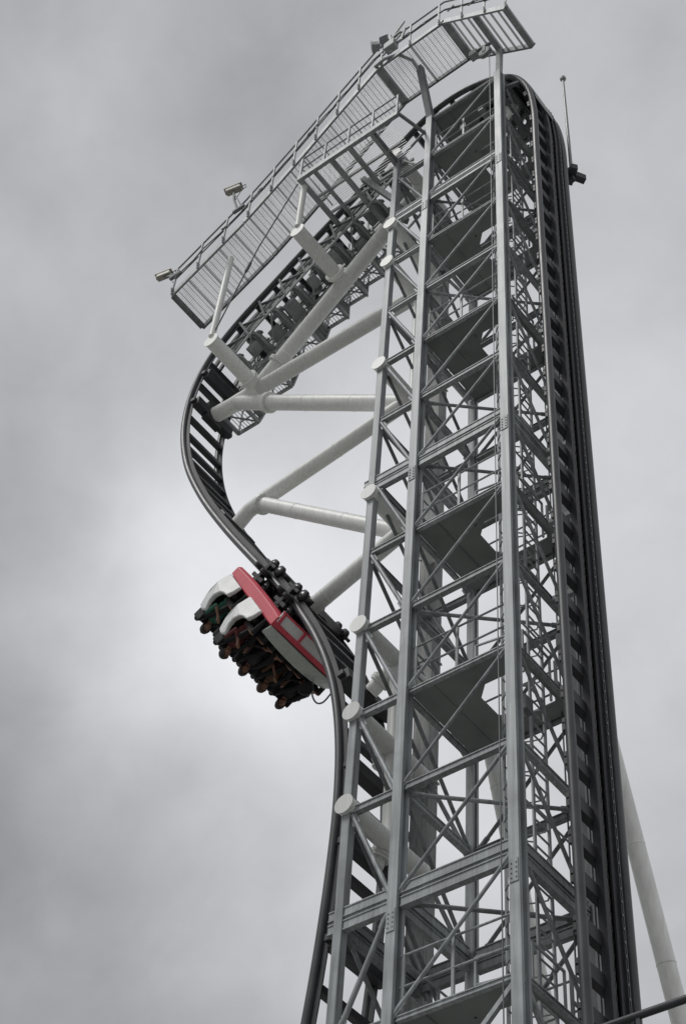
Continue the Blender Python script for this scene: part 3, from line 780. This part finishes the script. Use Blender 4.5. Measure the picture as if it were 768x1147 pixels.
# body belt: red flank on either side
def belt(sy):
    b = MB()
    st_ = [(-1.16, .26, .50), (-.75, .25, .545), (-.2, .25, .56), (.5, .27, .575), (1.1, .30, .585), (1.40, .33, .59)]
    sec = []
    for x, z0, z1 in st_:
        sec.append([V((x, sy * .84, z0)), V((x, sy * .965, z0)), V((x, sy * 1.03, z0 + .05)), V((x, sy * 1.03, z1 - .02)), V((x, sy * 1.0, z1)), V((x, sy * .84, z1))])
    b0 = 0
    for c_ in sec: b.v += c_
    for i in range(len(sec) - 1):
        for j in range(6):
            j2 = (j + 1) % 6; b.f.append((i*6 + j, i*6 + j2, (i+1)*6 + j2, (i+1)*6 + j))
    b.f.append(tuple(range(6))[::-1]); b.f.append(tuple((len(sec)-1)*6 + j for j in range(6)))
    return b.build('side_belt', 'red', tn_, bevel=.012)
belt(1); belt(-1)
def nose_pt(y, z):
    return V((1.42 + .14 * (1 - (y / 1.0) ** 2) - .10 * abs(z - .45), y, z))
ys = [-1.0, -.75, -.5, -.25, 0, .25, .5, .75, 1.0]
def strip(mb, z0f, z1f, th=.05, push=0.0):
    for ya, yb in zip(ys, ys[1:]):
        A = [nose_pt(ya, z0f(ya)), nose_pt(yb, z0f(yb)), nose_pt(yb, z1f(yb)), nose_pt(ya, z1f(ya))]
        mb.quadbox([p + V((push, 0, 0)) for p in A] + [p + V((push - th, 0, 0)) for p in A])
b = MB()       # nose: red frame round a white panel
strip(b, lambda y: .46, lambda y: .56)
strip(b, lambda y: .22, lambda y: .26)
for y in (-.96, .96, .42, -.42): b.bar(nose_pt(y, .25) + V((-.015, 0, 0)), nose_pt(y * .98, .47) + V((-.015, 0, 0)), .07, .05)
b.build('nose_frame', 'red', tn_)
b2 = MB(); strip(b2, lambda y: .261, lambda y: .459, .03, -.012); b2.build('nose_panel', 'body', tn_)
b = MB()       # faceted cowl over the front footwell
def cp(y, f): return V((1.44 + .13 * (1 - y*y) - (.28 - .1 * (1 - y*y)) * f, y * (1.02 - .1 * f), .60 + .2 * f + .06 * f * (1 - y * y)))
for ya, yb in zip(ys, ys[1:]):
    for f0, f1 in ((0, .3), (.3, .7), (.7, 1)):
        A = [cp(ya, f0), cp(yb, f0), cp(yb, f1), cp(ya, f1)]
        b.quadbox(A + [p + V((-.03, 0, -.02)) for p in A])
b.build('front_cowl', 'cowl', tn_, smooth=True)
b = MB(); b.tube(spline([(1.3, -.6, .85), (1.45, -.70, 1.02), (1.5, -.84, 1.06), (1.46, -.96, .98), (1.38, -1.0, .7)], .04), .018, 8); b.build('grab_hoop', 'hub', tn_, smooth=True)
b = MB(); b.lathe((1.35, -.52, 1.0), (1, 0, .3), [(0, .13), (.03, .16), (.06, .13)], 16); b.build('headrest_ring', 'black', tn_, smooth=True)
b = MB(); b.box(-1.12, 1.2, -.93, .93, .5, .58); b.build('floor_pan', 'black', tn_, bevel=.02)
b = MB(); b.box(-1.2, -1.1, -.95, .95, .28, .62); b.build('tail_panel', 'red', tn_, bevel=.04)

ROWS = (-.62, .63)
SEATS = (-.84, -.28, .28, .84)
for rx in ROWS:
    for sy in SEATS:
        b = MB(); w = .215
        b.box(rx - .25, rx + .28, sy - w, sy + w, .70, .80); b.quadbox([V((rx - .34, sy - w, .74)), V((rx - .2, sy - w, .78)), V((rx - .2, sy + w, .78)), V((rx - .34, sy + w, .74)), V((rx - .42, sy - w*.8, 1.6)), V((rx - .3, sy - w*.8, 1.6)), V((rx - .3, sy + w*.8, 1.6)), V((rx - .42, sy + w*.8, 1.6))])
        b.box(rx - .12, rx + .12, sy - .12, sy + .12, .56, .72)
        for e in (-1, 1): b.box(rx - .4, rx - .08, sy + e * .2 - .03, sy + e * .2 + .03, 1.3, 1.6)
        s_ = b.build('seat', 'black', tn_, bevel=.03)
        b = MB()
        for e in (-1, 1):
            b.tube([(rx - .36, sy + e * .13, 1.6), (rx - .22, sy + e * .15, 1.53), (rx - .02, sy + e * .15, 1.36), (rx + .16, sy + e * .13, 1.16), (rx + .2, sy + e * .1, .98), (rx + .2, sy, .95)], .062, 10)
        b.build('restraint', 'black', s_, smooth=True)
    # moulded white wing at each end of the row
    for e in (-1, 1):
        outl = [(-.52, .5), (-.6, .79), (-.575, 1.0), (-.54, 1.15), (-.44, 1.37), (-.30, 1.41), (-.15, 1.34), (-.26, 1.16), (-.28, 1.03), (-.2, .9), (-.08, .855), (.09, .84), (.17, .7), (.22, .53)]
        inner = MB(); n_o = len(outl)
        A = [V((rx + x + .1, e * 1.06, z)) for x, z in outl]
        Bm = [V((rx + x * .97 + .095, e * (1.12 + .05 * math.sin((z - .5) * 3)), .02 + z * .98)) for x, z in outl]
        inner.v = A + Bm
        inner.f = [tuple(range(n_o)), tuple(range(n_o, 2 * n_o))] + [(i, (i+1) % n_o, n_o + (i+1) % n_o, n_o + i) for i in range(n_o)]
        inner.build('seat_wing', 'body', tn_, bevel=.025)
    for (ya, yb) in ((-.96, .96),):       # shared white seat back behind the row
        b = MB()
        for (xa, za), (xb, zb) in zip(((rx - .46, .60), (rx - .54, .9), (rx - .52, 1.2)), ((rx - .54, .9), (rx - .52, 1.2), (rx - .46, 1.38))):
            b.quadbox([V((xa - .04, ya, za)), V((xa, ya, za)), V((xa, yb, za)), V((xa - .04, yb, za)), V((xb - .04, ya, zb)), V((xb, ya, zb)), V((xb, yb, zb)), V((xb - .04, yb, zb))])
        b.build('seat_back', 'body', tn_)

# ------------------------------------------------------------------ riders (one continuous body each)
def person_mesh(arms, headturn, spread):
    """body in train coordinates, seat origin at (0,0); returns mesh"""
    bm = bmesh.new()
    def cap(p, q, r1, r2, n=10):
        p = V(p); q = V(q); d = q - p; L = d.length; d.normalize()
        ref = V((0, 0, 1)) if abs(d.z) < .9 else V((1, 0, 0)); a1 = d.cross(ref).normalized(); a2 = d.cross(a1)
        rings = []
        prof = [(-r1 * math.cos(a), r1 * math.sin(a)) for a in (0.35, .9, 1.57)] + [(L + r2 * math.sin(a), r2 * math.cos(a)) for a in (0, .65, 1.2)]
        for h, r in prof:
            rings.append([bm.verts.new(p + d * h + (a1 * math.cos(2*math.pi*j/n) + a2 * math.sin(2*math.pi*j/n)) * r) for j in range(n)])
        for A, B in zip(rings, rings[1:]):
            for j in range(n): bm.faces.new((A[j], A[(j+1) % n], B[(j+1) % n], B[j]))
        bm.faces.new(rings[0][::-1]); bm.faces.new(rings[-1])
    def ell(c, r, rot=None, n=14):
        m = Matrix.Translation(V(c)) @ (rot or Matrix()) @ Matrix.Diagonal((*r, 1))
        bmesh.ops.create_uvsphere(bm, u_segments=n, v_segments=10, radius=1, matrix=m)
    # torso
    ell((-.02, 0, .90), (.14, .17, .12)); ell((-.06, 0, 1.06), (.115, .15, .16)); ell((-.08, 0, 1.25), (.125, .18, .17))
    cap((-.09, -.15, 1.37), (-.09, .15, 1.37), .065, .065); cap((-.08, 0, 1.38), (-.06, 0, 1.5), .055, .05)
    # head with nose, brow, jaw, ears
    R_ = Matrix.Rotation(headturn, 4, 'Z'); hc = V((-.03, 0, 1.60))
    ell(hc, (.098, .076, .115), R_); ell(hc + R_ @ V((.03, 0, -.055)), (.062, .056, .062), R_); ell(hc + R_ @ V((.1, 0, -.012)), (.018, .013, .024), R_)
    ell(hc + R_ @ V((.084, 0, -.055)), (.014, .026, .01), R_); ell(hc + R_ @ V((.078, 0, .03)), (.02, .048, .01), R_)
    for e in (-1, 1): ell(hc + R_ @ V((-.005, e * .077, -.008)), (.02, .012, .03), R_)
    for e in (-1, 1):
        k = V((.43, e * (.1 + spread), .93)); a = V((.46, e * (.1 + spread * .8), .53))
        cap((.0, e * .09, .88), k, .085, .06); cap(k, a, .058, .038); cap(a + V((-.03, 0, -.03)), a + V((.17, e * .02, -.075)), .042, .032)
        sh = V((-.085, e * .19, 1.37))
        if arms == 'up':
            el = V((.1, e * .27, 1.58)); wr = V((.16, e * .24, 1.84)); fd = V((.1, 0, 1)).normalized(); pn = V((1, 0, 0))
        elif arms == 'hold':
            el = V((.06, e * .25, 1.13)); wr = V((.22, e * .13, 1.25)); fd = V((.75, -e * .25, .6)).normalized(); pn = V((0, -e, 0))
        else:
            el = V((.02, e * .28, 1.12)); wr = V((.2, e * .16, 1.02)); fd = V((.9, -e * .3, -.1)).normalized(); pn = V((0, 0, -1))
        cap(sh, el, .052, .042); cap(el, wr, .04, .028)
        sd = fd.cross(pn).normalized()
        palm = wr + fd * .05
        cap(wr, wr + fd * .085, .03, .032)
        for f, (o_, ln) in enumerate(((-.03, .06), (-.01, .072), (.01, .068), (.03, .052))):
            b0 = wr + fd * .085 + sd * o_; b1 = b0 + fd * ln * .55 + pn * .008; b2 = b1 + fd * ln * .35 + pn * ln * .35
            cap(b0, b1, .0105, .0095, 8); cap(b1, b2, .0095, .008, 8)
        t0 = wr + fd * .03 - sd * .03; t1 = t0 + fd * .03 - sd * .03 + pn * .012; t2 = t1 + fd * .03 + pn * .015
        cap(t0, t1, .013, .011, 8); cap(t1, t2, .011, .009, 8)
    me = bpy.data.meshes.new('person_raw'); bm.to_mesh(me); bm.free()
    o = bpy.data.objects.new('person_raw', me); COL.objects.link(o)
    md = o.modifiers.new('r', 'REMESH'); md.mode = 'VOXEL'; md.voxel_size = .0105; md.adaptivity = .0
    sm = o.modifiers.new('s', 'SMOOTH'); sm.iterations = 2; sm.factor = .4
    dg = bpy.context.evaluated_depsgraph_get()
    res = bpy.data.meshes.new_from_object(o.evaluated_get(dg)); bpy.data.objects.remove(o)
    res.polygons.foreach_set('use_smooth', [True] * len(res.polygons))
    return res, hc, R_
def paint(me, sleeve, arms):
    for p in me.polygons:
        x, y, z = p.center
        r = math.hypot(y, x + .08)
        mi = 1                                          # shirt
        if z > 1.455 and abs(y) < .1 and x < .1: mi = 0
        elif z < .6: mi = 3                             # shoes
        elif z < .95 and (x > .05 or z < .92): mi = 2    # trousers
        elif x > .03 and z > .95 and x + (.0) > sleeve: mi = 0
        if arms == 'up' and z > 1.47: mi = 0
        p.material_index = mi
BODY = [person_mesh('hold', 0.0, .03), person_mesh('lap', .35, .05), person_mesh('hold', -.2, .06), person_mesh('hold', -.4, .05)]
for (me, *_), ar, sl in zip(BODY, ('hold', 'lap', 'hold', 'hold'), (.1, .2, .16, .19)):
    for s_ in range(4): me.materials.append(M['skin'])
    paint(me, sl, ar)
riders = [  # row, seat (positive y is the near end), body, shirt, trousers, hair, label
    (0, .84, 0, 'green', 'dark', 'hair', 'rider in a green top at the near end of the back row'),
    (0, .28, 1, 'grey', 'dark', 'hair', 'rider in grey, second from the near end of the back row'),
    (0, -.28, 3, 'brown', 'dark', 'hair_b', 'rider in brown, third from the near end of the back row'),
    (0, -.84, 2, 'navy', 'dark', 'hair', 'rider in navy at the far end of the back row'),
    (1, .84, 3, 'maroon', 'dark', 'hair', 'rider in dark red at the near end of the front row'),
    (1, .28, 1, 'charcoal', 'dark', 'hair', 'rider in charcoal, second from the near end of the front row'),
    (1, -.28, 0, 'brown', 'dark', 'hair_b', 'rider in brown, third from the near end of the front row'),
    (1, -.84, 1, 'dark', 'dark', 'hair', 'rider in black at the far end of the front row')]
hair_cache = {}
for row, sy, bi, shirt, trous, hair, lab in riders:
    me, hc, R_ = BODY[bi]
    o = bpy.data.objects.new('person', me); COL.objects.link(o)
    o.matrix_world = MT @ Matrix.Translation((ROWS[row], sy, 0))
    tag(o, lab, 'person', 'riders strapped into the train'); ORG[o.name] = V((0, 0, 0))
    for si, mm in enumerate((M['skin'], CLOTH[shirt], CLOTH[trous], M['rubber'])):
        o.material_slots[si].link = 'OBJECT'; o.material_slots[si].material = mm
    b = MB()       # hair cap: shell over the top and back of the skull
    nu, nv = 18, 9; base = 0; rows_ = []
    for v_ in range(nv + 1):
        th = math.pi * .62 * v_ / nv; r_ = []
        for u_ in range(nu):
            ph = 2 * math.pi * u_ / nu
            lim = 1.0 - .42 * max(0, math.cos(ph))          # higher hairline over the face
            t2 = th * lim; k = 1 + .05 * noise.noise(V((u_ * .9, v_ * .8, sy * 3 + row)))
            r_.append(len(b.v)); b.v.append(hc + R_ @ V((.122 * k * math.sin(t2) * math.cos(ph) - .006, .1 * k * math.sin(t2) * math.sin(ph), .138 * k * math.cos(t2))))
        rows_.append(r_)
    for A, B in zip(rows_, rows_[1:]):
        for j in range(nu): b.f.append((A[j], A[(j+1) % nu], B[(j+1) % nu], B[j]))
    b.build('hair', hair, o, smooth=True)
    b = MB()
    for e in (-1, 1): b.lathe(hc + R_ @ V((.086, e * .032, .01)), R_ @ V((1, 0, 0)), [(0, .011), (.006, .008), (.008, .003)], 10)
    b.build('eyes', 'eye', o, smooth=True)

# ------------------------------------------------------------------ sky and light
SUN_EL, SUN_AZ = math.radians(58), math.radians(205)
w = bpy.data.worlds.new('World'); scene.world = w; w.use_nodes = True
nt = w.node_tree; N = nt.nodes; L = nt.links
bg = N['Background']; bg.inputs['Strength'].default_value = .1
sky = N.new('ShaderNodeTexSky'); sky.sky_type = 'NISHITA'; sky.sun_disc = False
sky.sun_elevation = SUN_EL; sky.sun_rotation = SUN_AZ
tc = N.new('ShaderNodeTexCoord')
def math_(op, a, b=None, clamp=False):
    m = N.new('ShaderNodeMath'); m.operation = op; m.use_clamp = clamp
    for k, v in enumerate((a, b)):
        if v is None: continue
        if isinstance(v, (int, float)): m.inputs[k].default_value = v
        else: L.new(v, m.inputs[k])
    return m.outputs[0]
def noise_(scale, detail, rough, stretch=(1, 1, 1), off=(0, 0, 0), dist=0.0):
    mp = N.new('ShaderNodeMapping'); mp.inputs['Scale'].default_value = stretch; mp.inputs['Location'].default_value = off
    L.new(tc.outputs['Generated'], mp.inputs['Vector'])
    n = N.new('ShaderNodeTexNoise'); n.inputs['Scale'].default_value = scale; n.inputs['Detail'].default_value = detail
    n.inputs['Roughness'].default_value = rough; n.inputs['Distortion'].default_value = dist
    L.new(mp.outputs['Vector'], n.inputs['Vector']); return n.outputs['Fac']
wn = N.new('ShaderNodeTexNoise'); wn.inputs['Scale'].default_value = 9; wn.inputs['Detail'].default_value = 5; wn.inputs['Roughness'].default_value = .5
L.new(tc.outputs['Generated'], wn.inputs['Vector'])
ws = N.new('ShaderNodeVectorMath'); ws.operation = 'MULTIPLY_ADD'; L.new(wn.outputs['Color'], ws.inputs[0]); ws.inputs[1].default_value = (.10, .10, .10); ws.inputs[2].default_value = (-.05, -.05, -.05)
wa = N.new('ShaderNodeVectorMath'); wa.operation = 'ADD'; L.new(tc.outputs['Generated'], wa.inputs[0]); L.new(ws.outputs['Vector'], wa.inputs[1])
wz = N.new('ShaderNodeVectorMath'); wz.operation = 'NORMALIZE'; L.new(wa.outputs['Vector'], wz.inputs[0])
def lobe(d, width, amp):                                  # soft bright / dark region of the cloud deck
    d = V(d).normalized()
    dp = N.new('ShaderNodeVectorMath'); dp.operation = 'DOT_PRODUCT'; L.new(wz.outputs['Vector'], dp.inputs[0]); dp.inputs[1].default_value = d
    e = math_('MULTIPLY', math_('SUBTRACT', dp.outputs['Value'], 1.0), 1.0 / (width * width))
    ex = N.new('ShaderNodeMath'); ex.operation = 'EXPONENT'; L.new(e, ex.inputs[0])
    return math_('MULTIPLY', ex.outputs[0], amp)
tone = None
LOBES = [((-.520, .472, .713), .06, .26), ((-.462, .47, .755), .11, .17), ((-.288, .593, .751), .13, .17), ((-.184, .401, .898), .10, .06),
         ((-.66, .49, .575), .12, -.11), ((-.57, .36, .74), .08, -.05), ((-.40, .21, .889), .04, .05), ((-.485, .62, .61), .09, .19), ((-.35, .30, .885), .10, -.05)]
base = .44
acc = base
for d, wd, am in LOBES:
    acc = math_('ADD', lobe(d, wd, am), acc)
n1 = noise_(5.5, 7, .5, (1, 1, 1.2), (7.4, 2.6, 4.2), .3)
n2 = noise_(16, 6, .55, (1, 1, 1), (1.1, 5.2, .2), .4)
acc = math_('ADD', acc, math_('MULTIPLY', math_('SUBTRACT', n1, .5), .26))
acc = math_('ADD', acc, math_('MULTIPLY', math_('SUBTRACT', n2, .5), .14))
acc = math_('MAXIMUM', acc, .08)
cc = N.new('ShaderNodeCombineColor')
L.new(math_('MULTIPLY', acc, 9.95), cc.inputs[0]); L.new(math_('MULTIPLY', acc, 10.02), cc.inputs[1]); L.new(math_('MULTIPLY', acc, 10.38), cc.inputs[2])
mx = N.new('ShaderNodeMix'); mx.data_type = 'RGBA'; mx.inputs['Factor'].default_value = .97
L.new(sky.outputs['Color'], mx.inputs['A']); L.new(cc.outputs['Color'], mx.inputs['B'])
L.new(mx.outputs['Result'], bg.inputs['Color'])

sd = bpy.data.lights.new('sun', 'SUN'); sd.energy = 1.35; sd.angle = math.radians(25); sd.color = (1, .98, .95)
so = bpy.data.objects.new('sun', sd); COL.objects.link(so)
dirv = V((math.sin(SUN_AZ) * math.cos(SUN_EL), math.cos(SUN_AZ) * math.cos(SUN_EL), math.sin(SUN_EL)))
so.rotation_euler = (-dirv).to_track_quat('-Z', 'Y').to_euler()

# ------------------------------------------------------------------ camera
cd = bpy.data.cameras.new('camera'); co = bpy.data.objects.new('camera', cd); COL.objects.link(co); scene.camera = co
cd.sensor_fit = 'VERTICAL'; cd.sensor_height = 24; cd.lens = 24 * 1835.30423 / 1147; cd.clip_end = 3000; cd.clip_start = .1
Rv = V((0.7904099578663132, 0.6094714764816358, 0.061616701153728394)); Uv = V((0.4347141545405179, -0.6289356545521235, 0.6445646176103793)); Fv = V((-0.4315966894542817, 0.4826846400999174, 0.7620628818304416))
Ov = V((9.9097633230554, -15.209606439720085, 1.709175432663443))
co.matrix_world = Matrix(((Rv.x, Uv.x, -Fv.x, Ov.x), (Rv.y, Uv.y, -Fv.y, Ov.y), (Rv.z, Uv.z, -Fv.z, Ov.z), (0, 0, 0, 1)))
scene.view_settings.view_transform = 'Standard'; scene.view_settings.look = 'None'; scene.view_settings.exposure = 0
